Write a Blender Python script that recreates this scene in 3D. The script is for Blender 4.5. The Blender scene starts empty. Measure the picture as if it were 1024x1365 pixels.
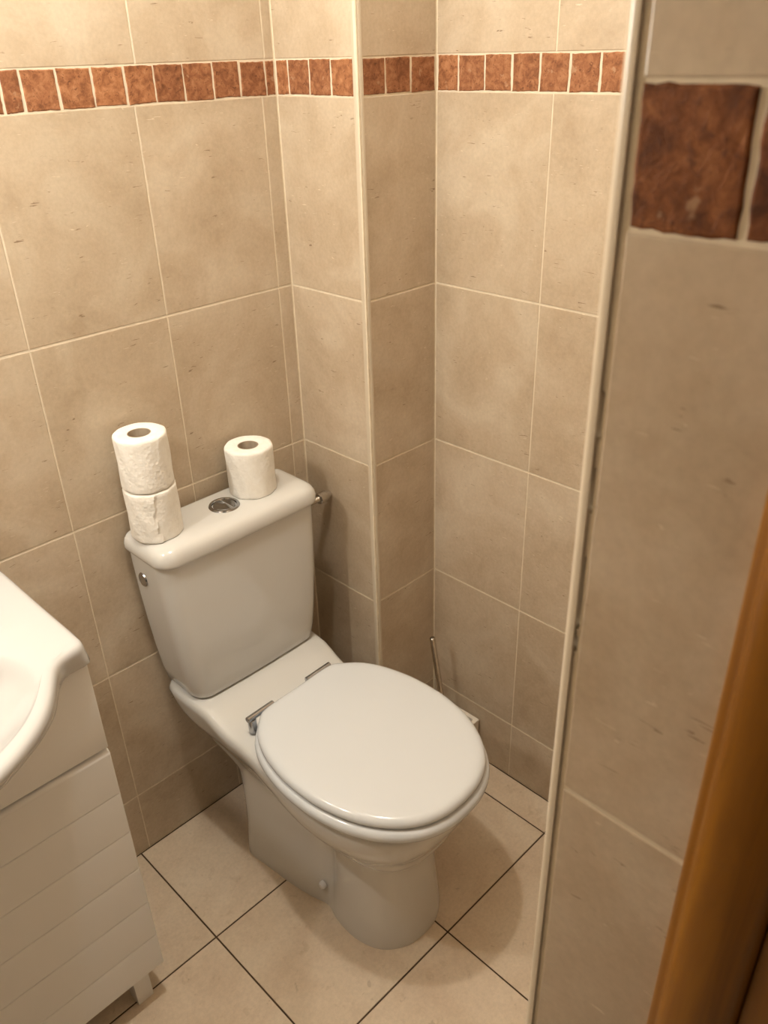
import bpy, bmesh, math, random
from mathutils import Vector, Matrix

SC = bpy.context.scene
COL = SC.collection
rnd = random.Random(7)

# ------------------------------------------------------------------ materials
def new_mat(name):
    m = bpy.data.materials.new(name)
    m.use_nodes = True
    nt = m.node_tree
    for n in list(nt.nodes):
        nt.nodes.remove(n)
    out = nt.nodes.new('ShaderNodeOutputMaterial')
    b = nt.nodes.new('ShaderNodeBsdfPrincipled')
    nt.links.new(b.outputs[0], out.inputs[0])
    return m, nt, b

class NT:
    def __init__(s, nt):
        s.nt = nt
    def node(s, t, **kw):
        n = s.nt.nodes.new(t)
        for k, v in kw.items():
            setattr(n, k, v)
        return n
    def link(s, a, b):
        s.nt.links.new(a, b)
    def coords(s, scale=(1, 1, 1)):
        tc = s.node('ShaderNodeTexCoord')
        mp = s.node('ShaderNodeMapping')
        mp.inputs['Scale'].default_value = scale
        s.link(tc.outputs['Object'], mp.inputs['Vector'])
        return mp.outputs[0]
    def noise(s, vec, scale, detail=4, rough=.55, dist=0):
        n = s.node('ShaderNodeTexNoise')
        n.inputs['Scale'].default_value = scale
        n.inputs['Detail'].default_value = detail
        n.inputs['Roughness'].default_value = rough
        n.inputs['Distortion'].default_value = dist
        s.link(vec, n.inputs['Vector'])
        return n.outputs['Fac']
    def ramp(s, fac, stops):
        r = s.node('ShaderNodeValToRGB')
        e = r.color_ramp.elements
        while len(e) < len(stops):
            e.new(.5)
        for i, (p, c) in enumerate(stops):
            e[i].position = p
            e[i].color = (*c, 1) if len(c) == 3 else c
        s.link(fac, r.inputs[0])
        return r.outputs[0]
    def mix(s, fac, a, b, mode='MIX'):
        m = s.node('ShaderNodeMix')
        m.data_type = 'RGBA'
        m.blend_type = mode
        for val, i in ((fac, 0), (a, 6), (b, 7)):
            if isinstance(val, (int, float)):
                m.inputs[i].default_value = val
            elif isinstance(val, tuple):
                m.inputs[i].default_value = (*val, 1)
            else:
                s.link(val, m.inputs[i])
        return m.outputs[2]
    def math(s, op, a, b=0.0):
        m = s.node('ShaderNodeMath')
        m.operation = op
        for i, v in enumerate((a, b)):
            if isinstance(v, (int, float)):
                m.inputs[i].default_value = v
            else:
                s.link(v, m.inputs[i])
        return m.outputs[0]
    def bump(s, h, strength, dist, bsdf):
        b = s.node('ShaderNodeBump')
        b.inputs['Strength'].default_value = strength
        b.inputs['Distance'].default_value = dist
        s.link(h, b.inputs['Height'])
        s.link(b.outputs[0], bsdf.inputs['Normal'])

G3 = lambda v: (v, v, v)

def mat_tile(name, dark, mid, light, rough, marks):
    m, nt, b = new_mat(name)
    N = NT(nt)
    v = N.coords()
    geo = N.node('ShaderNodeNewGeometry')
    rand = geo.outputs['Random Per Island']
    # each tile has its own patch of stone
    addv = N.node('ShaderNodeVectorMath', operation='ADD')
    comb = N.node('ShaderNodeCombineXYZ')
    r40 = N.math('MULTIPLY', rand, 40.0)
    for i in range(3):
        N.link(r40, comb.inputs[i])
    N.link(v, addv.inputs[0]); N.link(comb.outputs[0], addv.inputs[1])
    v2 = addv.outputs[0]
    n1 = N.noise(v2, 7, 6, .6, .6)
    n2 = N.noise(v2, 30, 5, .65, .4)
    n3 = N.noise(v2, 160, 3, .6)
    col = N.ramp(n1, [(.34, dark), (.5, mid), (.66, light)])
    f2 = N.ramp(n2, [(.35, G3(0)), (.72, G3(1))])
    col = N.mix(N.math('MULTIPLY', f2, .42), col, light)
    f3 = N.ramp(n3, [(.3, G3(.90)), (.7, G3(1.04))])
    col = N.mix(.8, col, f3, 'MULTIPLY')
    tint = N.ramp(rand, [(0, (.95, .94, .92)), (1, (1.03, 1.03, 1.03))])
    col = N.mix(1.0, col, tint, 'MULTIPLY')
    if marks:
        # sparse short dashes lying roughly along the stone's bedding
        for k, (tilt, sc, thr, colr) in enumerate(((.35, 1.0, .705, (.17, .105, .055)), (-.5, 1.25, .715, (.72, .63, .49)))):
            mp = N.node('ShaderNodeMapping')
            mp.inputs['Rotation'].default_value = (tilt, tilt, .1)
            mp.inputs['Scale'].default_value = (38 * sc, 38 * sc, 300 * sc)
            mp.inputs['Location'].default_value = (k * 7.3, k * 3.1, k * 5.7)
            N.link(v2, mp.inputs['Vector'])
            d = N.noise(mp.outputs[0], 1.0, 2, .5, .9)
            gate = N.ramp(N.noise(v2, 34 + 9 * k, 2, .5), [(.56, G3(0)), (.62, G3(1))])
            line = N.ramp(d, [(thr - .04, G3(0)), (thr, G3(1))])
            f = N.math('MULTIPLY', N.math('MULTIPLY', line, gate), marks)
            col = N.mix(f, col, colr)
    N.link(col, b.inputs['Base Color'])
    rr = N.ramp(n2, [(.3, G3(rough - .05)), (.7, G3(rough + .08))])
    N.link(rr, b.inputs['Roughness'])
    N.bump(n2, .10, .002, b)
    b.inputs['Specular IOR Level'].default_value = .45
    return m

TILE = mat_tile('beige_stone_tile', (.44, .342, .238), (.51, .408, .296), (.59, .50, .385), .34, .75)
FTILE = mat_tile('beige_floor_tile', (.63, .50, .37), (.69, .565, .43), (.74, .625, .49), .30, .25)

def mat_brown(name, c0, c1, c2, chip):
    m, nt, b = new_mat(name)
    N = NT(nt)
    v = N.coords()
    geo = N.node('ShaderNodeNewGeometry'); rand = geo.outputs['Random Per Island']
    n1 = N.noise(v, 70, 6, .7, .5)
    n2 = N.noise(v, 170, 4, .7, 1.2)
    n3 = N.noise(v, 52, 3, .5)
    col = N.ramp(n1, [(.33, c0), (.5, c1), (.68, c2)])
    col = N.mix(N.ramp(n2, [(.57, G3(0)), (.66, G3(.8))]), col, (.10, .036, .018))
    col = N.mix(N.ramp(n3, [(.66, G3(0)), (.70, G3(.75))]), col, chip)
    tint = N.ramp(rand, [(0, (.80, .76, .74)), (.5, (1, 1, 1)), (1, (1.18, 1.2, 1.15))])
    col = N.mix(1.0, col, tint, 'MULTIPLY')
    N.link(col, b.inputs['Base Color'])
    b.inputs['Roughness'].default_value = .6
    b.inputs['Specular IOR Level'].default_value = .22
    N.bump(n2, .5, .0015, b)
    return m
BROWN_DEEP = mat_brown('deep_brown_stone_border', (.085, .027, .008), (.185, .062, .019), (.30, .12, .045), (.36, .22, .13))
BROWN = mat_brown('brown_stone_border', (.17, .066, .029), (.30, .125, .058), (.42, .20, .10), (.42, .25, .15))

def mat_simple(name, col, rough, metal=0.0, spec=.5, var=.0, vscale=20, bump=0.0, coat=0.0):
    m, nt, b = new_mat(name)
    N = NT(nt)
    v = N.coords()
    n = N.noise(v, vscale, 4)
    lo = tuple(c * (1 - var) for c in col); hi = tuple(min(1, c * (1 + var)) for c in col)
    N.link(N.ramp(n, [(.3, lo), (.7, hi)]), b.inputs['Base Color'])
    b.inputs['Roughness'].default_value = rough
    b.inputs['Metallic'].default_value = metal
    b.inputs['Specular IOR Level'].default_value = spec
    b.inputs['Coat Weight'].default_value = coat
    b.inputs['Coat Roughness'].default_value = .05
    if bump:
        N.bump(n, bump, .001, b)
    return m

GROUT = mat_simple('cream_grout', (.70, .61, .47), .8, var=.08, vscale=60, bump=.3)
FGROUT = mat_simple('dark_floor_grout', (.075, .045, .024), .85, var=.25, vscale=60)
BEAD = mat_simple('cream_plastic_bead', (.58, .50, .385), .33, var=.03, vscale=12)
PLASTER = mat_simple('white_plaster', (.72, .68, .60), .8, var=.04, vscale=9)
CERAMIC = mat_simple('white_ceramic', (.635, .625, .60), .09, var=.012, vscale=6, coat=.25)
SEATM = mat_simple('white_gloss_plastic', (.66, .685, .71), .13, var=.01, vscale=6)
BASINM = mat_simple('white_basin_ceramic', (.57, .57, .57), .10, var=.01, vscale=6, coat=.2)
LACQ = mat_simple('white_lacquer', (.80, .80, .80), .27, var=.012, vscale=8)
CHROME = mat_simple('chrome', (.42, .43, .45), .18, metal=1.0, var=.05, vscale=30)
STEEL = mat_simple('brushed_steel', (.62, .58, .53), .24, metal=1.0, var=.12, vscale=80)
CARD = mat_simple('cardboard', (.42, .34, .25), .85, var=.1, vscale=90)
HOLDERM = mat_simple('cream_plastic_holder', (.72, .66, .57), .3, var=.02)
CAPM = mat_simple('white_bolt_cap', (.74, .71, .68), .2, var=.01)
BRISTLE = mat_simple('white_bristle', (.75, .73, .68), .6, var=.15, vscale=300)
DARKWALL = mat_simple('grey_mortar', (.16, .11, .07), .9, var=.3, vscale=120, bump=.5)
HALLM = mat_simple('hall_paint', (.55, .45, .34), .8, var=.03)

def mat_paper():
    m, nt, b = new_mat('toilet_paper')
    N = NT(nt)
    v = N.coords()
    n = N.noise(v, 70, 4, .6)
    vor = N.node('ShaderNodeTexVoronoi'); vor.inputs['Scale'].default_value = 170
    N.link(v, vor.inputs['Vector'])
    N.link(N.ramp(n, [(.3, (.83, .80, .74)), (.7, (.90, .88, .83))]), b.inputs['Base Color'])
    b.inputs['Roughness'].default_value = .9
    b.inputs['Specular IOR Level'].default_value = .15
    h = N.math('ADD', N.math('MULTIPLY', vor.outputs['Distance'], .5), n)
    N.bump(h, .55, .0022, b)
    return m
PAPER = mat_paper()

def mat_wood():
    m, nt, b = new_mat('orange_brown_wood')
    N = NT(nt)
    v = N.coords((60, 60, 4))
    n = N.noise(v, 1.0, 6, .6, .8)
    n2 = N.noise(N.coords((14, 14, 1.2)), 1.0, 3, .5, .4)
    c = N.ramp(n, [(.3, (.17, .062, .003)), (.55, (.245, .096, .005)), (.75, (.31, .13, .009))])
    c = N.mix(N.ramp(n2, [(.4, G3(0)), (.7, G3(.35))]), c, (.15, .05, .005))
    N.link(c, b.inputs['Base Color'])
    b.inputs['Roughness'].default_value = .38
    N.bump(n, .12, .001, b)
    b.inputs['Specular IOR Level'].default_value = .35
    return m
WOOD = mat_wood()

# ------------------------------------------------------------------ object helpers
def finish(name, bm, mats, parent=None, smooth=True, angle=35, loc=None):
    bm.normal_update()
    me = bpy.data.meshes.new(name)
    if loc is not None:
        bmesh.ops.translate(bm, verts=bm.verts, vec=-Vector(loc))
    bm.to_mesh(me); bm.free()
    for m in (mats if isinstance(mats, (list, tuple)) else [mats]):
        me.materials.append(m)
    if smooth:
        me.polygons.foreach_set('use_smooth', [True] * len(me.polygons))
        try:
            me.set_sharp_from_angle(angle=math.radians(angle))
        except Exception:
            pass
    o = bpy.data.objects.new(name, me)
    COL.objects.link(o)
    if parent:
        o.parent = parent
    if loc is not None:
        o.location = loc
    return o

def thing(name, label, cat, loc=(0, 0, 0), rz=0.0, group=None):
    o = bpy.data.objects.new(name, None)
    COL.objects.link(o)
    o.empty_display_size = .05
    o.location = loc; o.rotation_euler = (0, 0, rz)
    o['label'] = label; o['category'] = cat
    if group:
        o['group'] = group
    return o

def structure(o, label, cat):
    o['kind'] = 'structure'; o['label'] = label; o['category'] = cat
    return o

def rounded_box(bm, lo, hi, r=.002, seg=2, mi=0):
    vs = bmesh.ops.create_cube(bm, size=1.0)['verts']
    for v in vs:
        v.co = Vector([lo[i] + (v.co[i] + .5) * (hi[i] - lo[i]) for i in range(3)])
    fs = set(f for v in vs for f in v.link_faces)
    es = set(e for v in vs for e in v.link_edges)
    for f in fs:
        f.material_index = mi
    if r > 0:
        bmesh.ops.bevel(bm, geom=list(es), offset=r, segments=seg, profile=.5, affect='EDGES')
    return bm

def loft(bm, rings, close=True, cap0=False, cap1=False, mi=0):
    vr = [[bm.verts.new(p) for p in r] for r in rings]
    n = len(vr[0])
    for a, b in zip(vr[:-1], vr[1:]):
        for i in range(n if close else n - 1):
            j = (i + 1) % n
            f = bm.faces.new((a[i], a[j], b[j], b[i])); f.material_index = mi
    if cap0:
        f = bm.faces.new(vr[0][::-1]); f.material_index = mi
    if cap1:
        f = bm.faces.new(vr[-1]); f.material_index = mi
    return vr

def fix_normals(bm):
    bmesh.ops.remove_doubles(bm, verts=bm.verts, dist=1e-6)
    bmesh.ops.recalc_face_normals(bm, faces=bm.faces)

def lathe(bm, profile, n=40, center=(0, 0, 0), axis='Z', close_profile=False):
    rings = []
    prof = profile + ([profile[0]] if close_profile else [])
    for r, h in prof:
        ring = []
        for i in range(n):
            a = 2 * math.pi * i / n
            p = (r * math.cos(a), r * math.sin(a), h)
            if axis == 'X':
                p = (p[2], p[0], p[1])
            elif axis == 'Y':
                p = (p[0], p[2], p[1])
            ring.append(Vector(p) + Vector(center))
        rings.append(ring)
    loft(bm, rings)
    fix_normals(bm)
    return bm

def cyl_between(bm, p0, p1, r, n=20, r1=None, chamfer=0.0):
    p0 = Vector(p0); p1 = Vector(p1); d = (p1 - p0); L = d.length; d.normalize()
    a = d.orthogonal().normalized(); b = d.cross(a)
    r1 = r if r1 is None else r1
    prof = [(0, 0), (r - chamfer, 0), (r, chamfer), (r1, L - chamfer), (r1 - chamfer, L), (0, L)]
    rings = [[p0 + d * h + (a * math.cos(2 * math.pi * i / n) + b * math.sin(2 * math.pi * i / n)) * max(rr, 1e-5) for i in range(n)] for rr, h in prof]
    loft(bm, rings)
    bmesh.ops.remove_doubles(bm, verts=bm.verts, dist=2e-5)
    bmesh.ops.recalc_face_normals(bm, faces=bm.faces)
    return bm

def catmull(pts, n, closed=False):
    """n samples along a Catmull-Rom curve (tuples of any dimension), uniform in parameter-length"""
    P = [Vector(p) for p in pts]
    segs = len(P) - 1
    dense = []
    for s in range(segs):
        p1, p2 = P[s], P[s + 1]
        p0 = P[s - 1] if s > 0 else p1 * 2 - p2
        p3 = P[s + 2] if s + 2 < len(P) else p2 * 2 - p1
        # centripetal parameterisation
        t0 = 0; t1 = t0 + max((p1 - p0).length, 1e-6) ** .5; t2 = t1 + max((p2 - p1).length, 1e-6) ** .5; t3 = t2 + max((p3 - p2).length, 1e-6) ** .5
        for k in range(16):
            t = t1 + (t2 - t1) * k / 16
            A1 = p0 * ((t1 - t) / (t1 - t0)) + p1 * ((t - t0) / (t1 - t0))
            A2 = p1 * ((t2 - t) / (t2 - t1)) + p2 * ((t - t1) / (t2 - t1))
            A3 = p2 * ((t3 - t) / (t3 - t2)) + p3 * ((t - t2) / (t3 - t2))
            B1 = A1 * ((t2 - t) / (t2 - t0)) + A2 * ((t - t0) / (t2 - t0))
            B2 = A2 * ((t3 - t) / (t3 - t1)) + A3 * ((t - t1) / (t3 - t1))
            dense.append(B1 * ((t2 - t) / (t2 - t1)) + B2 * ((t - t1) / (t2 - t1)))
    dense.append(P[-1])
    L = [0]
    for a, b in zip(dense[:-1], dense[1:]):
        L.append(L[-1] + (b - a).length)
    out = []; j = 0
    for i in range(n):
        s = L[-1] * i / (n - 1)
        while j < len(L) - 2 and L[j + 1] < s:
            j += 1
        d = L[j + 1] - L[j]
        out.append(dense[j].lerp(dense[j + 1], 0 if d < 1e-9 else min(1, (s - L[j]) / d)))
    return out

def sstep(a, b, x):
    t = max(0, min(1, (x - a) / (b - a))); return t * t * (3 - 2 * t)

# ------------------------------------------------------------------ room measures
C0 = .1641; H = .333; B0 = 1.4977; B1 = 1.5528
ROWS = [0, C0, C0 + H, C0 + 2 * H, C0 + 3 * H, B0]
UP = [B1, B1 + H, B1 + 2 * H, 2.45]
W = .2518; A = .0335
XW = .189; D1 = .2102; EY = .4565
XN = -.702; YF = -1.1; YD = -1.30; XL = -1.42
ZC = 2.45
GAP = .0032

# tiles are raised 1.5 mm over the grout, on a plane given by origin o, in-plane u, normal n (z is up)
def P3(o, u, n, a, z, h):
    return Vector(o) + Vector(u) * a + Vector((0, 0, 1)) * z + Vector(n) * h

def tile_quad(bm, o, u, n, a0, a1, z0, z1, mi, g=GAP, depth=.0011, bev=.0012):
    a0 += g / 2; a1 -= g / 2; a0 -= .0005; a1 += .0005; z0 += g / 2; z1 -= g / 2
    if a1 - a0 < .004 or z1 - z0 < .004:
        return
    lo = [(a0, z0), (a1, z0), (a1, z1), (a0, z1)]
    rings = []
    for ins, h in ((0, -depth), (0.0, -.0007), (bev * .35, -.00025), (bev, 0)):
        rings.append([P3(o, u, n, x + (ins if x == a0 else -ins), z + (ins if z == z0 else -ins), h) for x, z in lo])
    loft(bm, rings, cap1=True, mi=mi)

def brown_quad(bm, o, u, n, a0, a1, z0, z1, mi, g=.0036):
    cs = [(a0 + g / 2, z0 + .001), (a1 - g / 2, z0 + .001), (a1 - g / 2, z1 - .001), (a0 + g / 2, z1 - .001)]
    cs = [(x + rnd.uniform(-.0010, .0010), z + rnd.uniform(-.0010, .0010)) for x, z in cs]
    pts = []
    for i in range(4):
        p, q = cs[i], cs[(i + 1) % 4]
        k = 9
        bow = rnd.uniform(-.0007, .0007)
        for j in range(k):
            t = j / k
            nx, nz = (q[1] - p[1]), -(q[0] - p[0])
            L = math.hypot(nx, nz) or 1
            w = (bow * math.sin(math.pi * t) + (rnd.uniform(-.0005, .0005) if j else 0)) / L
            pts.append((p[0] + (q[0] - p[0]) * t + nx * w, p[1] + (q[1] - p[1]) * t + nz * w))
    cx = sum(p[0] for p in pts) / len(pts); cz = sum(p[1] for p in pts) / len(pts)
    rings = []
    for ins, h in ((0, -.0016), (0.0, -.0006), (.0006, 0.0001), (.0016, .0006)):
        r = []
        for x, z in pts:
            d = math.hypot(x - cx, z - cz)
            f = 1 - ins / max(d, .004)
            r.append(P3(o, u, n, cx + (x - cx) * f, cz + (z - cz) * f, h + (rnd.uniform(-.0002, .0002) if h > 0 else 0)))
        rings.append(r)
    loft(bm, rings, cap1=True, mi=mi)

def wall_tiles(bm, o, u, n, cols, rows, bands, upcols=None, zmax=ZC):
    """cols: column boundaries along u; bands: brown tile boundaries along u"""
    for a0, a1 in zip(cols[:-1], cols[1:]):
        for z0, z1 in zip(rows[:-1], rows[1:]):
            tile_quad(bm, o, u, n, a0, a1, z0, z1, 0)
    for a0, a1 in zip((upcols or cols)[:-1], (upcols or cols)[1:]):
        for z0, z1 in zip(UP[:-1], UP[1:]):
            tile_quad(bm, o, u, n, a0, a1, z0, z1, 0)
    for a0, a1 in zip(bands[:-1], bands[1:]):
        brown_quad(bm, o, u, n, a0, a1, B0, B1, 1)

def seq(start, step, lo, hi):
    """boundaries lo..hi with joints at start + k*step"""
    out = [lo]
    k = math.ceil((lo - start) / step + 1e-6)
    while start + k * step < hi - 1e-6:
        if start + k * step > lo + 1e-6:
            out.append(start + k * step)
        k += 1
    return out + [hi]

def band_rest(lo, hi, given):
    """brown tile joints: those measured, then a hand-laid pitch beyond them"""
    xs = sorted(given)
    while xs[0] > lo + .02:
        xs.insert(0, max(lo, xs[0] - .0555 + rnd.uniform(-.003, .003)))
    while xs[-1] < hi - .02:
        xs.append(min(hi, xs[-1] + .0555 + rnd.uniform(-.003, .003)))
    return xs

def backing(bm, lo, hi, mi):
    rounded_box(bm, lo, hi, 0, mi=mi)

GD = .0011
# back wall (tile face y = 0)
bm = bmesh.new()
backing(bm, (XL - .1, GD - .0004, 0), (.05, .12, ZC), 2)
given = [-.490, -.460, -.405, -.350, -.295, -.243, -.189, -.132, -.077, -.022, -.002]
wall_tiles(bm, (0, 0, 0), (1, 0, 0), (0, -1, 0), seq(-A, W, XL, -.001), ROWS, band_rest(XL, -.002, given), upcols=seq(-A + .012, W, XL, -.001))
structure(finish('wall_back', bm, [TILE, BROWN, GROUT], smooth=False), 'beige stone-tiled back wall with a brown tile border, behind the toilet', 'wall')

# boxed pipe column in the corner
bm = bmesh.new()
backing(bm, (GD - .0004, -D1 + GD - .0004, 0), (XW + .12, .1, ZC), 2)
wall_tiles(bm, (0, 0, 0), (0, 1, 0), (-1, 0, 0), [-D1 + .009, -.001], ROWS, [-D1 + .010, -.145, -.090, -.035, -.002])
wall_tiles(bm, (0, -D1, 0), (1, 0, 0), (0, -1, 0), [.009, XW - .001], ROWS, [.009, .063, .124, XW - .003])
structure(finish('wall_boxing', bm, [TILE, BROWN, GROUT], smooth=False), 'tiled boxed-in column filling the corner to the right of the toilet', 'wall')

# right wall (tile face x = XW)
bm = bmesh.new()
backing(bm, (XW + GD - .0004, YF - .05, 0), (XW + .12, -D1 + .02, ZC), 2)
wall_tiles(bm, (XW, 0, 0), (0, 1, 0), (-1, 0, 0), seq(-EY, W, YF, -D1 - .001), ROWS,
           band_rest(YF, -.213, [-.213, -.260, -.317, -.373, -.428, -.483, -.538, -.594]))
structure(finish('wall_right', bm, [TILE, BROWN, GROUT], smooth=False), 'beige tiled right wall with a brown tile border, behind the toilet brush', 'wall')

# front wall: its end is the tiled door reveal next to the camera (face x = XN)
bm = bmesh.new()
backing(bm, (XN + .012, YD, 0), (XW + .12, YF - .0005, ZC), 3)
backing(bm, (XN + GD - .0004, YD, 0), (XN + .0122, -1.1096, ZC), 2)
rowsn = ROWS
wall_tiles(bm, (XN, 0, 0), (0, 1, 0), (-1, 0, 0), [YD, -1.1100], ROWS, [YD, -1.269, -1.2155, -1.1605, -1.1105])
wall_tiles(bm, (0, YF, 0), (-1, 0, 0), (0, 1, 0), seq(-XW + .25, W, -XW, -XN - .012), ROWS, band_rest(-XW, -XN - .012, [.2, .255]))
# leftovers of grout bridging the open joint behind the corner bead
for z0, z1, d in ((0, 1.268, .0009), (1.2785, 1.2835, .0012), (1.331, 1.357, .0010), (1.383, 1.398, .0012), (1.4235, ZC, .0009)):
    backing(bm, (XN + d, -1.1100, z0), (XN + .0122, YF - .006, z1), 2)
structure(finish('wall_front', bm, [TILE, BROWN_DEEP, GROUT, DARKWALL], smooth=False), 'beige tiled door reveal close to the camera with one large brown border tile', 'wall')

# left wall, behind the washbasin's far end
bm = bmesh.new()
backing(bm, (XL - .1, YF, 0), (XL - GD, .0, ZC), 2)
wall_tiles(bm, (XL, 0, 0), (0, -1, 0), (1, 0, 0), seq(.02, W, .001, -YF), ROWS, band_rest(.002, -YF, [.03, .085]))
structure(finish('wall_left', bm, [TILE, BROWN, GROUT], smooth=False), 'tiled left wall beside the washbasin', 'wall')

# floor
bm = bmesh.new()
backing(bm, (XL - .1, -2.2, -.10), (XW + .12, .12, -.0013), 1)
fx = seq(-.5599, .3338, XL, XW); fy = seq(-.2898, .3312, -2.2, 0)
def floor_tile(bm, x0, x1, y0, y1, g=.0034):
    x0 += g / 2; x1 -= g / 2; y0 += g / 2; y1 -= g / 2
    lo = [(x0, y0), (x1, y0), (x1, y1), (x0, y1)]
    rings = []
    for ins, h in ((0, -.0013), (0, -.0006), (.0008, 0)):
        rings.append([Vector((x + (ins if x == x0 else -ins), y + (ins if y == y0 else -ins), h)) for x, y in lo])
    loft(bm, rings, cap1=True, mi=0)
for x0, x1 in zip(fx[:-1], fx[1:]):
    for y0, y1 in zip(fy[:-1], fy[1:]):
        floor_tile(bm, x0, x1, y0, y1)
structure(finish('floor', bm, [FTILE, FGROUT], smooth=False), 'beige square floor tiles with thin dark grout under the toilet', 'floor')

bm = bmesh.new()
backing(bm, (XL - .1, -2.2, ZC), (XW + .12, .12, ZC + .1), 0)
structure(finish('ceiling', bm, [PLASTER], smooth=False), 'plain white ceiling above the frame of the photo', 'ceiling')

# hall walls behind the door opening
bm = bmesh.new()
backing(bm, (XL - .1, -2.3, 0), (XW + .12, -2.2, ZC), 0)
structure(finish('wall_hall', bm, [HALLM], smooth=False), 'painted hall wall behind the camera', 'wall')

# cream corner beads
def bead(name, cx, cy, sx, sy, r, z0, z1, label):
    """quarter-round bead on an outer corner at (cx, cy); sx, sy point out of the two faces"""
    bm = bmesh.new()
    prof = [(cx - sx * r * 1.25, cy), ]
    for i in range(9):
        a = math.pi / 2 * i / 8
        prof.append((cx - sx * r + sx * r * math.sin(a), cy - sy * r + sy * r * math.cos(a)))
    prof.append((cx, cy - sy * r * 1.25))
    prof.append((cx - sx * r * 1.0, cy - sy * r * 1.25))
    prof.append((cx - sx * r * 1.25, cy - sy * r * 1.0))
    loft(bm, [[Vector((x, y, z)) for x, y in prof] for z in (z0, z1)], cap0=True, cap1=True)
    fix_normals(bm)
    o = finish(name, bm, BEAD, angle=50)
    return structure(o, label, 'corner trim')
bead('trim_1', -.0006, -D1 - .0006, -1, -1, .0095, 0, ZC, 'cream corner bead on the edge of the boxed column')
bead('trim_2', XN - .0010, -1.0998, -1, 1, .0060, 0, ZC, 'cream corner bead on the edge of the door reveal, nearest the camera')

# wooden door casing
dr = thing('door_1', 'varnished orange-brown wooden door casing at the right edge', 'door frame', (XN, -1.21, 0))
dr['kind'] = 'structure'
prof = [(0, .0172)]
cas = [(.0000, .0170), (-.006, .0168), (-.0105, .0155), (-.0128, .0130), (-.0138, .0100), (-.0162, .0085), (-.0185, .005), (-.0198, .000), (-.0200, -.008), (-.0192, -.016), (-.0172, -.0235), (-.0160, -.027), (-.0130, -.0298), (-.006, -.0310), (0, -.0312)]
bm = bmesh.new()
cc = [(p[0], p[1]) for p in catmull([(a, b, 0) for a, b in cas], 40)]
loft(bm, [[Vector((x, y, z)) for x, y in cc] for z in (0, 2.1)], cap0=True, cap1=True)
fix_normals(bm)
finish('casing', bm, WOOD, dr, angle=60)
bm = bmesh.new(); rounded_box(bm, (-.008, -.093, 0), (.0, -.0316, 2.1), .001)
finish('jamb', bm, WOOD, dr)

# ------------------------------------------------------------------ toilet
XT = -.268
toilet = thing('toilet', 'white close-coupled toilet with its lid closed, standing in the tiled corner', 'toilet', (XT, 0, 0), 0)

NH = 44
def half_to_ring(half):
    """half outline from back centre to front centre, x >= 0 -> closed ring"""
    left = [(-p[0], p[1]) for p in half[1:-1]][::-1]
    return [(p[0], p[1]) for p in half] + left

def resamp(ctrl, n=NH):
    return [(p.x, p.y) for p in catmull([(a, b, 0) for a, b in ctrl], n)]

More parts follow.
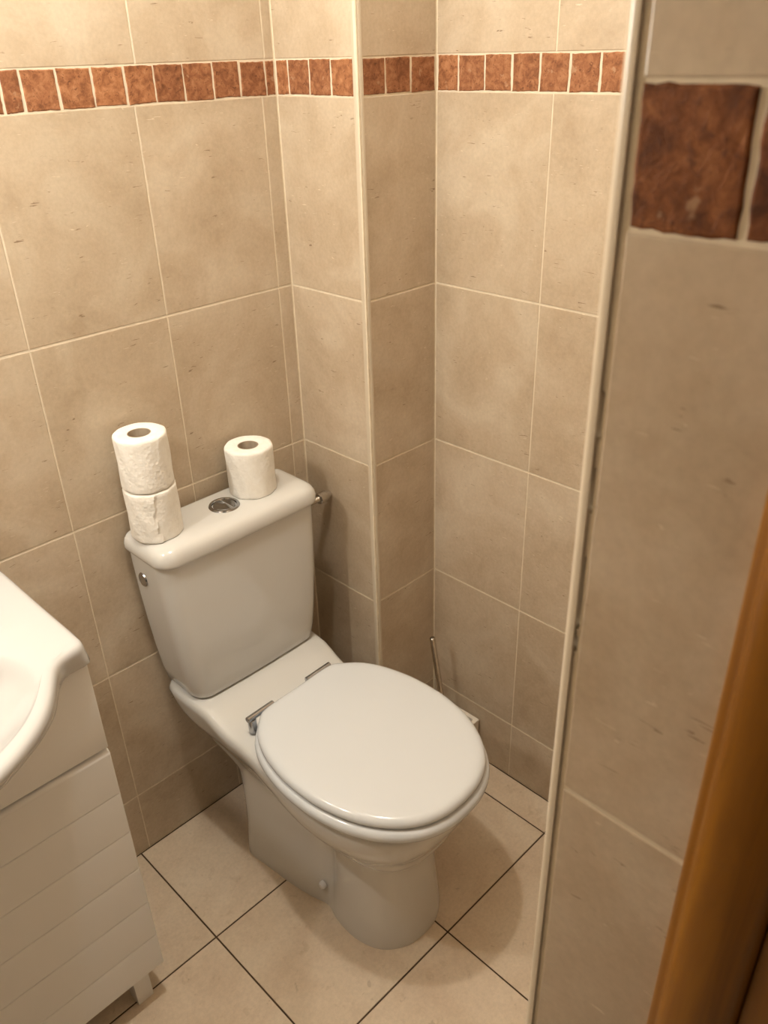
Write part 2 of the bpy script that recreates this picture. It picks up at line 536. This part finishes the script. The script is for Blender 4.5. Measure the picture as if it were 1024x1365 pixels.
# horizontal sections of the pan (half widths to the right of its axis, y towards the viewer is negative)
PAN = [
 (0.000, [(0, -.160), (.085, -.160), (.113, -.163), (.1205, -.180), (.116, -.230), (.110, -.300), (.100, -.360), (.0895, -.404), (.097, -.424), (.104, -.465), (.102, -.510), (.087, -.549), (.062, -.573), (.032, -.587), (0, -.590)]),
 (0.012, [(0, -.160), (.085, -.160), (.113, -.163), (.1210, -.180), (.1165, -.230), (.110, -.300), (.100, -.360), (.0890, -.404), (.097, -.424), (.1045, -.465), (.1025, -.510), (.087, -.550), (.062, -.574), (.032, -.588), (0, -.591)]),
 (0.080, [(0, -.163), (.085, -.163), (.109, -.166), (.116, -.182), (.112, -.232), (.104, -.300), (.093, -.365), (.0810, -.409), (.091, -.428), (.099, -.467), (.0965, -.510), (.083, -.545), (.060, -.567), (.031, -.580), (0, -.583)]),
 (0.150, [(0, -.165), (.085, -.165), (.107, -.168), (.114, -.184), (.110, -.234), (.100, -.300), (.088, -.367), (.0770, -.412), (.088, -.431), (.096, -.468), (.0930, -.510), (.080, -.541), (.058, -.562), (.030, -.574), (0, -.577)]),
 (0.200, [(0, -.164), (.085, -.164), (.107, -.167), (.114, -.184), (.111, -.236), (.101, -.305), (.090, -.370), (.0800, -.415), (.089, -.434), (.095, -.470), (.0920, -.510), (.079, -.540), (.058, -.560), (.030, -.572), (0, -.575)]),
 (0.240, [(0, -.160), (.085, -.160), (.107, -.163), (.114, -.182), (.112, -.236), (.103, -.308), (.095, -.372), (.0900, -.416), (.095, -.438), (.099, -.472), (.0960, -.513), (.083, -.545), (.062, -.570), (.032, -.585), (0, -.588)]),
 (0.264, [(0, -.145), (.085, -.150), (.109, -.154), (.117, -.174), (.115, -.236), (.110, -.310), (.109, -.373), (.1110, -.416), (.115, -.440), (.1185, -.474), (.1150, -.522), (.100, -.566), (.075, -.594), (.038, -.609), (0, -.612)]),
 (0.300, [(0, -.105), (.085, -.105), (.118, -.110), (.127, -.135), (.126, -.220), (.128, -.300), (.134, -.370), (.139, -.420), (.140, -.460), (.136, -.510), (.122, -.560), (.086, -.605), (.040, -.622), (0, -.625)]),
 (0.340, [(0, -.050), (.095, -.050), (.131, -.056), (.141, -.085), (.140, -.180), (.143, -.275), (.153, -.350), (.161, -.415), (.163, -.460), (.157, -.520), (.138, -.577), (.097, -.624), (.046, -.642), (0, -.645)]),
 (0.372, [(0, -.018), (.105, -.018), (.147, -.024), (.157, -.050), (.155, -.160), (.153, -.260), (.162, -.342), (.171, -.412), (.173, -.460), (.167, -.525), (.146, -.585), (.102, -.633), (.048, -.652), (0, -.655)]),
 (0.392, [(0, -.010), (.110, -.010), (.154, -.015), (.164, -.040), (.162, -.150), (.157, -.255), (.165, -.340), (.173, -.412), (.175, -.460), (.168, -.526), (.147, -.587), (.103, -.635), (.048, -.654), (0, -.657)]),
 (0.404, [(0, -.010), (.110, -.010), (.153, -.015), (.163, -.040), (.160, -.150), (.155, -.255), (.163, -.340), (.171, -.412), (.173, -.460), (.166, -.526), (.145, -.586), (.102, -.634), (.048, -.652), (0, -.655)]),
 (0.411, [(0, -.013), (.108, -.013), (.149, -.018), (.158, -.042), (.154, -.150), (.149, -.255), (.158, -.340), (.166, -.412), (.168, -.460), (.161, -.526), (.141, -.582), (.099, -.630), (.046, -.648), (0, -.651)]),
 (0.414, [(0, -.016), (.104, -.016), (.143, -.022), (.151, -.046), (.146, -.150), (.141, -.255), (.150, -.340), (.158, -.412), (.160, -.460), (.153, -.526), (.134, -.576), (.094, -.624), (.044, -.642), (0, -.645)]),
]
def deck_rise(x, y, z):
    w = sstep(.350, .388, z)
    return w * .0245 * sstep(-.225, -.140, y)
secs = [[Vector((x, y, z - .007 * sstep(.25, .40, z))) for x, y in half_to_ring(resamp(c))] for z, c in PAN]
rings = []
npt = len(secs[0])
for s in range(len(secs) - 1):
    k = 1 if s in (0, len(secs) - 2) else 5
    for j in range(k):
        t = j / k
        r = []
        for i in range(npt):
            p1 = secs[s][i]; p2 = secs[s + 1][i]
            p0 = secs[s - 1][i] if s > 0 else p1
            p3 = secs[s + 2][i] if s + 2 < len(secs) else p2
            h = (p2.z - p1.z)
            d1 = (p2 - p0) / max(p2.z - p0.z, 1e-6) * h
            d2 = (p3 - p1) / max(p3.z - p1.z, 1e-6) * h
            t2, t3 = t * t, t * t * t
            p = p1 * (2 * t3 - 3 * t2 + 1) + d1 * (t3 - 2 * t2 + t) + p2 * (-2 * t3 + 3 * t2) + d2 * (t3 - t2)
            p.z = p1.z + h * t
            r.append(p)
        rings.append(r)
rings.append(secs[-1])
for f in (.75, .5, .25, 0.0):
    rings.append([Vector((p.x * f, p.y, .4075)) for p in secs[-1]])
ALPHA = math.radians(1.2)
for r in rings:
    for p in r:
        p.z += deck_rise(p.x, p.y, p.z)
        if p.y < -.2:                      # the bowl sits a touch askew, as in the photo
            p.x += math.tan(ALPHA) * (-.2 - p.y)
bm = bmesh.new()
loft(bm, rings, cap0=True)
fix_normals(bm)
pan = finish('pan', bm, CERAMIC, toilet, angle=60)

# bolt cap with its little ledge, on the left flank of the foot
def add_bolt(sx):
    bm = bmesh.new()
    lathe(bm, [(.0001, .0), (.0085, .0), (.0090, .003), (.0085, .0075), (.0060, .0105), (.0001, .0115)], 24, (0, 0, 0), 'X')
    if sx < 0:
        for v in bm.verts:
            v.co.x *= -1
        bmesh.ops.reverse_faces(bm, faces=bm.faces)
    o = finish('bolt_cap', bm, CAPM, toilet)
    o.location = (sx * .0835, -.390, .056)
    return o
add_bolt(-1); add_bolt(1)

# cistern
def rrect(hw, y0, y1, r, z, n=8, bow=0.0):
    """rounded rectangle ring; bow pushes the front (y0) forward in the middle"""
    cs = [(hw - r, y0 + r, -90), (hw - r, y1 - min(r, .012), 0), (-hw + r, y1 - min(r, .012), 90), (-hw + r, y0 + r, 180)]
    pts = []
    for k, (cx, cy, a0) in enumerate(cs):
        rr = r if k in (0, 3) else min(r, .012)
        cxx = cx if k in (0, 3) else math.copysign(hw - rr, cx)
        for i in range(n + 1):
            a = math.radians(a0 + 90 * i / n)
            pts.append(Vector((cxx + rr * math.cos(a), cy + rr * math.sin(a), z)))
        nx = cs[(k + 1) % 4]
        # extra points along the straight sides keep the bow smooth
        p = pts[-1]
        nr = r if (k + 1) % 4 in (0, 3) else min(r, .012)
        nxx = nx[0] if (k + 1) % 4 in (0, 3) else math.copysign(hw - nr, nx[0])
        a = math.radians(nx[2])
        q = Vector((nxx + nr * math.cos(a), nx[1] + nr * math.sin(a), z))
        for i in range(1, 8):
            pts.append(p.lerp(q, i / 8))
    for p in pts:
        if bow:
            p.y -= bow * max(0, 1 - (p.x / hw) ** 2) * sstep((y0 + y1) / 2 + .02, y0, p.y)
    return pts

bm = bmesh.new()
prof = [(.4315, .140, .026, -.124), (.434, .150, .030, -.130), (.440, .1555, .034, -.134), (.470, .1610, .034, -.1365), (.53, .1685, .034, -.1375), (.60, .1745, .034, -.1375), (.67, .1790, .034, -.1370), (.73, .1815, .034, -.1360), (.768, .1825, .034, -.1355)]
cr = [rrect(hw, y0, -.010, r, z, bow=.004) for z, hw, r, y0 in prof]
loft(bm, cr, cap0=True, cap1=True)
fix_normals(bm)
cist = finish('cistern', bm, CERAMIC, toilet, angle=50)

bm = bmesh.new()
lp = [(.7640, .1840, -.139), (.7635, .1870, -.142), (.7655, .1890, -.1438), (.7700, .1898, -.1445), (.7780, .1895, -.1442), (.7870, .1870, -.1420), (.7940, .1820, -.1375), (.7985, .1750, -.1310), (.8005, .1650, -.1220), (.8012, .150, -.110)]
lr = [rrect(hw, y0, -.008 - max(0, (.1895 - hw)) * .35, max(.012, .036 - (.19 - hw) * .4), z, bow=.004) for z, hw, y0 in lp]
loft(bm, lr, cap0=True, cap1=True)
fix_normals(bm)
lid = finish('cistern_lid', bm, CERAMIC, toilet, angle=50)

# dual flush button: bezel and two half plates
bt = (0.0, -.073, .8012)
bm = bmesh.new()
lathe(bm, [(.0300, -.002), (.0305, .0005), (.0288, .0030), (.0245, .0032), (.0233, .0016), (.0228, -.002)], 48, bt, 'Z')
bez = finish('flush_button', bm, CHROME, lid)
def half_plate(sgn, rad, split, ang):
    bm = bmesh.new()
    pts = []
    n = 24
    a_lim = math.acos(split / rad)
    for i in range(n + 1):
        a = -a_lim + 2 * a_lim * i / n
        pts.append((rad * math.cos(a), rad * math.sin(a)))
    ca, sa = math.cos(ang), math.sin(ang)
    rs = []
    cxm = sum(p[0] for p in pts) / len(pts)
    for ins, h in ((0, -.002), (0, .0012), (.001, .002)):
        r = []
        for x, y in pts:
            x2 = cxm + (x - cxm) * (1 - ins / .013) ; y2 = y * (1 - ins / .021)
            x2 *= sgn
            r.append(Vector((bt[0] + x2 * ca - y2 * sa, bt[1] + x2 * sa + y2 * ca, bt[2] + h)))
        rs.append(r)
    loft(bm, rs, cap0=True, cap1=True)
    fix_normals(bm)
    return finish('button_plate', bm, CHROME, lid)
half_plate(-1, .0220, -.0062, 0.0)
half_plate(1, .0220, .0078, 0.0)

# side plug on the cistern's left
bm = bmesh.new()
lathe(bm, [(.0001, 0), (.0140, 0), (.0145, -.002), (.0130, -.0044), (.0105, -.0048), (.0098, -.0042), (.0001, -.0042)], 32, (0, 0, 0), 'X')
o = finish('side_plug', bm, CHROME, toilet)
o.location = (-.1795, -.050, .7085); o.rotation_euler = (0, math.radians(2.5), 0)

# seat and lid share one outline, hinged at the back and turned a little
SEATC = Vector((-.002, -.250, 0)); TH = math.radians(2.1)
SO = [(0, .002), (.080, .002), (.098, .006), (.111, .017), (.139, .046), (.160, .088), (.1745, .150), (.1775, .200), (.1745, .250), (.159, .312), (.130, .366), (.090, .405), (.042, .425), (0, .429)]
seat_half = resamp(SO, 60)
def seat_ring(inset, z, cxs=0.0):
    r = []
    ring = half_to_ring(seat_half)
    n = len(ring)
    for i, (x, s) in enumerate(ring):
        p0 = ring[i - 1]; p1 = ring[(i + 1) % n]
        tx, ts = p1[0] - p0[0], p1[1] - p0[1]
        L = math.hypot(tx, ts) or 1
        nx, ns = -ts / L, tx / L           # inward for this winding
        x2, s2 = x + nx * inset, s + ns * inset
        X = x2 * math.cos(TH) + s2 * math.sin(TH)
        Y = x2 * math.sin(TH) - s2 * math.cos(TH)
        r.append(Vector((SEATC.x + X, SEATC.y + Y, z)))
    return r
def scale_ring(r, f, z):
    c = sum(r, Vector()) / len(r)
    return [Vector((c.x + (p.x - c.x) * f, c.y + (p.y - c.y) * f, z)) for p in r]

bm = bmesh.new()
base_in = seat_ring(.010, 0)
rs = [scale_ring(base_in, .60, .4095), seat_ring(.012, .4095), seat_ring(.001, .4105), seat_ring(-.0045, .4140), seat_ring(-.0068, .4195), seat_ring(-.0072, .4250), seat_ring(-.0055, .4305), seat_ring(-.0015, .4348), seat_ring(.004, .4368), seat_ring(.012, .4375),
      scale_ring(base_in, .66, .4375), scale_ring(base_in, .61, .433), scale_ring(base_in, .60, .422)]
rs.append(rs[0])
loft(bm, rs)
fix_normals(bm)
seat = finish('seat', bm, SEATM, toilet, angle=55)
bm = bmesh.new()
rs = [scale_ring(seat_ring(.012, 0), .02, .4405), seat_ring(.014, .4405), seat_ring(.004, .4412), seat_ring(.0005, .4435), seat_ring(0, .447), seat_ring(0.0006, .4505), seat_ring(.003, .4548), seat_ring(.007, .4578), seat_ring(.012, .4596), seat_ring(.019, .4605), seat_ring(.030, .4609)]
b = rs[-1]
for f in (.7, .4, .02):
    rs.append(scale_ring(b, f, .4609 + .0006 * (1 - f)))
loft(bm, rs, cap0=True, cap1=True)
fix_normals(bm)
finish('seat_lid', bm, SEATM, toilet, angle=55)

def local(x, s, z):
    return Vector((SEATC.x + x * math.cos(TH) + s * math.sin(TH), SEATC.y + x * math.sin(TH) - s * math.cos(TH), z))
for x0, x1 in ((-.124, -.058), (.030, .096)):
    bm = bmesh.new()
    cyl_between(bm, local(x0, -.003, .4475), local(x1, -.003, .4475), .0062, 20, chamfer=.0012)
    hg = finish('hinge', bm, CHROME, toilet)
    bm = bmesh.new()
    xm = x0 + .011 if x0 < 0 else x1 - .011
    cyl_between(bm, local(xm, -.003, .412), local(xm, -.003, .4445), .0085, 20, chamfer=.001)
    finish('hinge_post', bm, CHROME, hg)

# ------------------------------------------------------------------ water valve between column and cistern
vy, vz = -.075, .7215
valve = thing('stop_valve', 'small chrome stop valve between the cistern and the boxed column', 'valve', (0, vy, vz))
bm = bmesh.new(); cyl_between(bm, (-.0005, 0, 0), (-.016, 0, 0), .0078, 20, chamfer=.0008)
finish('pipe', bm, STEEL, valve)
bm = bmesh.new(); cyl_between(bm, (-.013, 0, 0), (-.034, 0, 0), .0128, 8, chamfer=.0012)
finish('valve_body', bm, STEEL, valve, angle=25)
bm = bmesh.new(); cyl_between(bm, (-.033, 0, 0), (-.0872, 0.012, -.006), .0070, 16, chamfer=.0005)
finish('inlet_tail', bm, STEEL, valve)

# ------------------------------------------------------------------ toilet rolls
def make_roll(name, label, loc, rz, r=.047, h=.098, flap=False, lean=(0, 0)):
    t = thing(name, label, 'toilet roll', loc, rz, 'toilet rolls on the cistern lid')
    t.rotation_euler = (lean[0], lean[1], rz)
    bm = bmesh.new()
    n = 180
    ri = .0205
    rg = random.Random(int(loc[0] * 1e4) + int(loc[2] * 100))
    ph = [rg.uniform(0, 6.28) for _ in range(6)]
    prof = [(ri, .001), (ri + .004, 0), (r - .003, 0), (r - .0008, .001), (r, .004)]
    m = 16
    for i in range(1, m):
        prof.append((r, .004 + (h - .008) * i / m))
    prof += [(r, h - .004), (r - .001, h - .0012), (r - .0035, h), (r * .75, h + .0006), (ri + .006, h), (ri, h - .001)]
    rings = []
    for rr, z in prof:
        ring = []
        for i in range(n):
            a = 2 * math.pi * i / n
            k = 0
            if rr > r * .9:
                k = .0004 * math.sin(3 * a + ph[0] + z * 20) + .0003 * math.sin(5 * a + ph[1] - z * 40) + .0004 * math.sin(9 * a + ph[2] + z * 90)
                # the loose end of the paper makes a small step
                d = (a - 4.20 - .07 * math.sin(z * 75 + 1) - .04 * math.sin(z * 210)) % (2 * math.pi)
                d2 = (2 * math.pi - d) if flap else d
                k += .0030 * math.exp(-d2 * 1.6) if flap else .0009 * math.exp(-d * .8)
                if flap:
                    k += .0010 * math.exp(-d2 * 2.2) * math.sin(z * 190 + 2 * math.sin(z * 60))
            ring.append(Vector(((rr + k) * math.cos(a), (rr + k) * math.sin(a), z)))
        rings.append(ring)
    rings.append(rings[0])
    loft(bm, rings)
    fix_normals(bm)
    finish('paper', bm, PAPER, t, angle=50)
    bm = bmesh.new()
    lathe(bm, [(.0204, .0008), (.0204, h - .0012), (.0190, h - .0012), (.0190, .0008)], 48, (0, 0, 0), 'Z', True)
    finish('core', bm, CARD, t)
    return t
ZL = .8014
make_roll('toilet_roll', 'bottom roll of the stacked pair on the left of the cistern, loose end showing', (-.409, -.062, ZL), .10, r=.0465, h=.098, flap=True)
make_roll('toilet_roll', 'top roll of the stacked pair on the left of the cistern', (-.4105, -.0625, ZL + .0995), .6, r=.0455, h=.099)
make_roll('toilet_roll', 'single white toilet roll standing alone at the right of the flush button', (-.1885, -.0600, ZL), 1.1, r=.0465, h=.098)

# ------------------------------------------------------------------ toilet brush and holder
HB = (.112, -.3650); HX1 = .178; HT = .126
hold = thing('brush_holder', 'square cream toilet brush holder on the floor behind the toilet', 'brush holder', ((HB[0] + HX1) / 2 - .012, -.313, 0))
bm = bmesh.new()
hx = .0515
def sq(h, r, z, n=4):
    pts = []
    for cx, cy, a0 in ((1, -1, -90), (1, 1, 0), (-1, 1, 90), (-1, -1, 180)):
        for i in range(n + 1):
            a = math.radians(a0 + 90 * i / n)
            pts.append(Vector((cx * (h - r) + r * math.cos(a), cy * (h - r) + r * math.sin(a), z)))
    return pts
rs = [sq(hx - .003, .003, .0), sq(hx - .001, .003, .002), sq(hx, .003, HT - .0012), sq(hx - .0012, .003, HT), sq(hx - .010, .003, HT), sq(hx - .0112, .003, HT - .0012), sq(hx - .0112, .003, .012)]
loft(bm, rs, cap0=True, cap1=True)
fix_normals(bm)
finish('holder_body', bm, HOLDERM, hold, angle=40)
brush = thing('toilet_brush', 'steel-handled toilet brush leaning in the square holder', 'toilet brush', (.128, -.305, .016))
pb = Vector((0, 0, 0)); 
top = Vector((.116 - .128, -.2705 + .305, .3655 - .016))
base = Vector((.004, -.0035, .055))
bm = bmesh.new(); cyl_between(bm, base, top, .0066, 20, r1=.0069, chamfer=.0008)
finish('handle', bm, STEEL, brush)
bm = bmesh.new(); cyl_between(bm, top - (top - base).normalized() * .0002, top + (top - base).normalized() * .0012, 0.0050, 20, chamfer=.0004)
finish('handle_cap', bm, CHROME, brush)
bm = bmesh.new()
lathe(bm, [(.0001, 0), (.015, .001), (.024, .008), (.027, .022), (.027, .045), (.022, .058), (.010, .064), (.0001, .064)], 40)
for v in bm.verts:
    a = math.atan2(v.co.y, v.co.x); k = 1 + .05 * math.sin(20 * a) * math.sin(v.co.z * 500)
    v.co.x *= k; v.co.y *= k
finish('brush_head', bm, BRISTLE, brush)

# ------------------------------------------------------------------ vanity cabinet
VX1 = -.6845; VX0 = -1.289; VYF = -.3205
van = thing('vanity_cabinet', 'white vanity cabinet with grooved doors under the washbasin at left', 'cabinet', ((VX0 + VX1) / 2, -.15, 0))
vc = (VX0 + VX1) / 2
def vbox(name, lo, hi, r=.002, seg=2, mat=LACQ, parent=van):
    bm = bmesh.new()
    rounded_box(bm, [lo[0] - vc, lo[1] + .15, lo[2]], [hi[0] - vc, hi[1] + .15, hi[2]], r, seg)
    return finish(name, bm, mat, parent, angle=40)
bm = bmesh.new()
for lo, hi in (((VX0, VYF + .019, .0955), (VX0 + .016, -.004, .8045)), ((VX1 - .0154, VYF + .019, .0955), (VX1 + .0006, -.004, .8045)),
               ((VX0 + .0161, VYF + .019, .0955), (VX1 - .0155, -.004, .1115)), ((VX0 + .0161, -.010, .1116), (VX1 - .0155, -.004, .60)),
               ((VX0 + .0161, VYF + .019, .62), (VX1 - .0155, VYF + .035, .66))):
    rounded_box(bm, [lo[0] - vc, lo[1] + .15, lo[2]], [hi[0] - vc, hi[1] + .15, hi[2]], .001, 1)
finish('carcass', bm, LACQ, van, angle=40)
vbox('fascia', (VX0, VYF, .6395), (VX1 - .0006, VYF + .0185, .803), .0018)
def door(x0, x1):
    z0, z1 = .0935, .6315
    grooves = [.5405, .4495, .3595, .2690, .1775]
    # profile in (depth, z): rounded top edge, five V grooves
    p = [(VYF + .0185, z0), (VYF + .002, z0), (VYF, z0 + .002)]
    for g in grooves[::-1]:
        p += [(VYF, g - .0034)]
        for i in range(1, 6):
            a = math.pi / 2 * i / 5
            p.append((VYF + .0022 * (1 - math.cos(a)), g - .0034 + .0024 * math.sin(a)))
        p += [(VYF + .0024, g + .0004), (VYF, g + .0008)]
    for i in range(7):
        a = math.pi / 2 * i / 6
        p.append((VYF + .009 - .009 * math.cos(a), z1 - .009 + .009 * math.sin(a)))
    p.append((VYF + .0185, z1))
    bm = bmesh.new()
    xs = [x0, x0 + .0012, x1 - .0012, x1]
    rings = []
    for k, x in enumerate(xs):
        ins = .0012 if k in (0, 3) else 0
        rings.append([Vector((x - vc, max(y, VYF + ins) + .15, z)) for y, z in p])
    loft(bm, rings, cap0=True, cap1=True)
    fix_normals(bm)
    return finish('door', bm, LACQ, van, angle=30)
door(vc + .0012, VX1 - .0004)
door(VX0 + .0004, vc - .0012)
for lx in (VX1 - .058, VX0 + .026):
    for ly in (-.2998, -.048):
        vbox('leg', (lx, ly, 0), (lx + .032, ly + .032, .0955), .0012)

# ------------------------------------------------------------------ washbasin
BZ = .850
bas = thing('washbasin', 'white ceramic washbasin with a bowed front edge on the vanity cabinet', 'washbasin', (vc, -.15, .8045))
hwb = vc * -1 - .6925                       # half width
# right half of the outline from back centre to front centre (offset from the basin's axis)
def X(x): return x - vc
top_out = [(0, -.004), (.15, -.004), (X(-.712), -.004), (X(-.694), -.006), (X(-.6870), -.014), (X(-.6855), -.060), (X(-.6850), -.20), (X(-.6840), -.305), (X(-.6850), -.322), (X(-.6915), -.3345), (X(-.7060), -.3385), (X(-.7240), -.3430), (X(-.7370), -.3530), (X(-.7480), -.3700), (X(-.7660), -.4000), (X(-.7890), -.4310), (X(-.8240), -.4615), (X(-.8730), -.4900), (X(-.930), -.509), (0, -.518)]
bot_out = [(0, -.004), (.15, -.004), (X(-.712), -.004), (X(-.696), -.006), (X(-.6865), -.014), (X(-.6800), -.060), (X(-.6790), -.20), (X(-.6785), -.300), (X(-.6790), -.318), (X(-.6850), -.3285), (X(-.7050), -.3300), (X(-.7230), -.3330), (X(-.7380), -.3470), (X(-.7510), -.3670), (X(-.7690), -.3945), (X(-.8010), -.4245), (X(-.8450), -.4530), (X(-.8740), -.4680), (X(-.930), -.484), (0, -.492)]
NB = 120
to = resamp(top_out, NB)
bo = resamp(bot_out, NB)
to = half_to_ring(to); bo = half_to_ring(bo)
cb = (0, -.285)
def shrink(ring, d):
    out = []
    n = len(ring)
    for i, (x, y) in enumerate(ring):
        p0 = ring[i - 2]; p1 = ring[(i + 2) % n]
        tx, ty = p1[0] - p0[0], p1[1] - p0[1]
        L = math.hypot(tx, ty) or 1
        out.append((x + ty / L * d, y - tx / L * d))
    return out
# winding test so that shrink() goes inwards
area = sum(a[0] * b[1] - b[0] * a[1] for a, b in zip(to, to[1:] + to[:1]))
sgn = -1 if area > 0 else 1
def ring3(r, z):
    return [Vector((x, y + .15, z - .8045)) for x, y in r]
def mixr(a, b, t):
    return [(p[0] * (1 - t) + q[0] * t, p[1] * (1 - t) + q[1] * t) for p, q in zip(a, b)]
# bowl outline: egg around cb, sampled by the same angles
def bowl(rx, ry, cy):
    out = []
    for x, y in to:
        a = math.atan2((y - cb[1]) / .22, (x - cb[0]) / .30)
        out.append((rx * math.cos(a), cy + ry * math.sin(a)))
    return out
under = []
for x, y in bo:
    a = math.atan2((y + .26) / .22, x / .30)
    under.append((.190 * math.cos(a), -.225 + .125 * math.sin(a)))
rings = [ring3(under, .8052), ring3(shrink(bo, sgn * .003), .8055), ring3(bo, .8085), ring3(mixr(bo, to, .45), .822), ring3(mixr(bo, to, .9), .8345), ring3(to, .8395),
         ring3(shrink(to, sgn * .0020), .8448), ring3(shrink(to, sgn * .0055), .8482), ring3(shrink(to, sgn * .0105), .8497), ring3(shrink(to, sgn * .0160), .850)]
s0 = shrink(to, sgn * .016)
b1 = bowl(.226, .158, -.322)
for t in (.25, .5, .75, 1):
    rings.append(ring3(mixr(s0, b1, t), .850 - .004 * t * t))
for rx, ry, cy, z in ((.219, .151, -.322, .842), (.208, .140, -.318, .832), (.188, .121, -.296, .816), (.166, .074, -.224, .8062), (.142, .066, -.212, .782), (.105, .060, -.200, .748), (.05, .034, -.195, .728), (.021, .021, -.195, .724), (.020, .020, -.195, .714), (.001, .001, -.195, .714)):
    rings.append(ring3(bowl(rx, ry, cy), z))
# raised tap ledge along the back, with a soft curved step
for r in rings[5:14]:
    for p in r:
        yy = p.y - .15
        edge = -.232 - .018 * (abs(p.x) / .30) ** 2
        p.z += .0050 * sstep(edge - .014, edge + .010, yy) * (1 - sstep(.18, .275, abs(p.x)))
bm = bmesh.new()
loft(bm, rings, cap0=False)
# underside of the bowl closes against the cabinet
fix_normals(bm)
finish('basin', bm, BASINM, bas, angle=60)
bm = bmesh.new()
lathe(bm, [(.0001, -.0805), (.018, -.0805), (.0195, -.0795), (.019, -.078), (.006, -.0775), (.0001, -.0775)], 32, (0, -.195 + .15, 0))
finish('drain', bm, CHROME, bas)

# ------------------------------------------------------------------ lights
def lamp(name, loc, power, radius, col):
    l = bpy.data.lights.new(name, 'POINT')
    l.energy = power; l.shadow_soft_size = radius; l.color = col
    o = bpy.data.objects.new(name, l); COL.objects.link(o); o.location = loc
    return o
WARM = (1.0, .96, .87)
lamp('mirror_lamp_and_image', (-1.00, -.28, 1.60), 10.5, .02, WARM)
lamp('mirror_lamp_and_image', (-1.02, -.085, 1.60), 3.2, .02, WARM)  # added lamp standing in for the first one's reflection in an unbuilt mirror
lamp('ceiling_lamp', (-.58, -.50, 2.32), 23, .03, WARM)

w = bpy.data.worlds.new('hall_dimness'); SC.world = w
w.use_nodes = True
w.node_tree.nodes['Background'].inputs[0].default_value = (1, .9, .75, 1)
w.node_tree.nodes['Background'].inputs[1].default_value = .035

# ------------------------------------------------------------------ camera (measured from the tile grid)
cam = bpy.data.cameras.new('camera')
co = bpy.data.objects.new('camera', cam); COL.objects.link(co)
Cpos = Vector((-1.03275298, -1.29723641, 1.56758779))
yaw, pitch, roll = -.774, -.5114, -.0295
YPR = (-.77405, -.51144, -.0295)
yaw, pitch, roll = YPR
fwd = Vector((-math.sin(yaw) * math.cos(pitch), math.cos(yaw) * math.cos(pitch), math.sin(pitch)))
right = Vector((math.cos(yaw), math.sin(yaw), 0)); up = right.cross(fwd)
r2 = right * math.cos(roll) + up * math.sin(roll); u2 = -right * math.sin(roll) + up * math.cos(roll)
M = Matrix(((r2.x, u2.x, -fwd.x, Cpos.x), (r2.y, u2.y, -fwd.y, Cpos.y), (r2.z, u2.z, -fwd.z, Cpos.z), (0, 0, 0, 1)))
co.matrix_world = M
cam.sensor_fit = 'HORIZONTAL'; cam.sensor_width = 36
cam.lens = 36 * 1104.87 / 1024
cam.clip_start = .01
cam.dof.use_dof = True; cam.dof.focus_distance = 1.45; cam.dof.aperture_fstop = 17
SC.camera = co

vs = SC.view_settings
vs.view_transform = 'Standard'; vs.look = 'None'; vs.exposure = 0.28; vs.gamma = 1.0
vs.use_curve_mapping = False
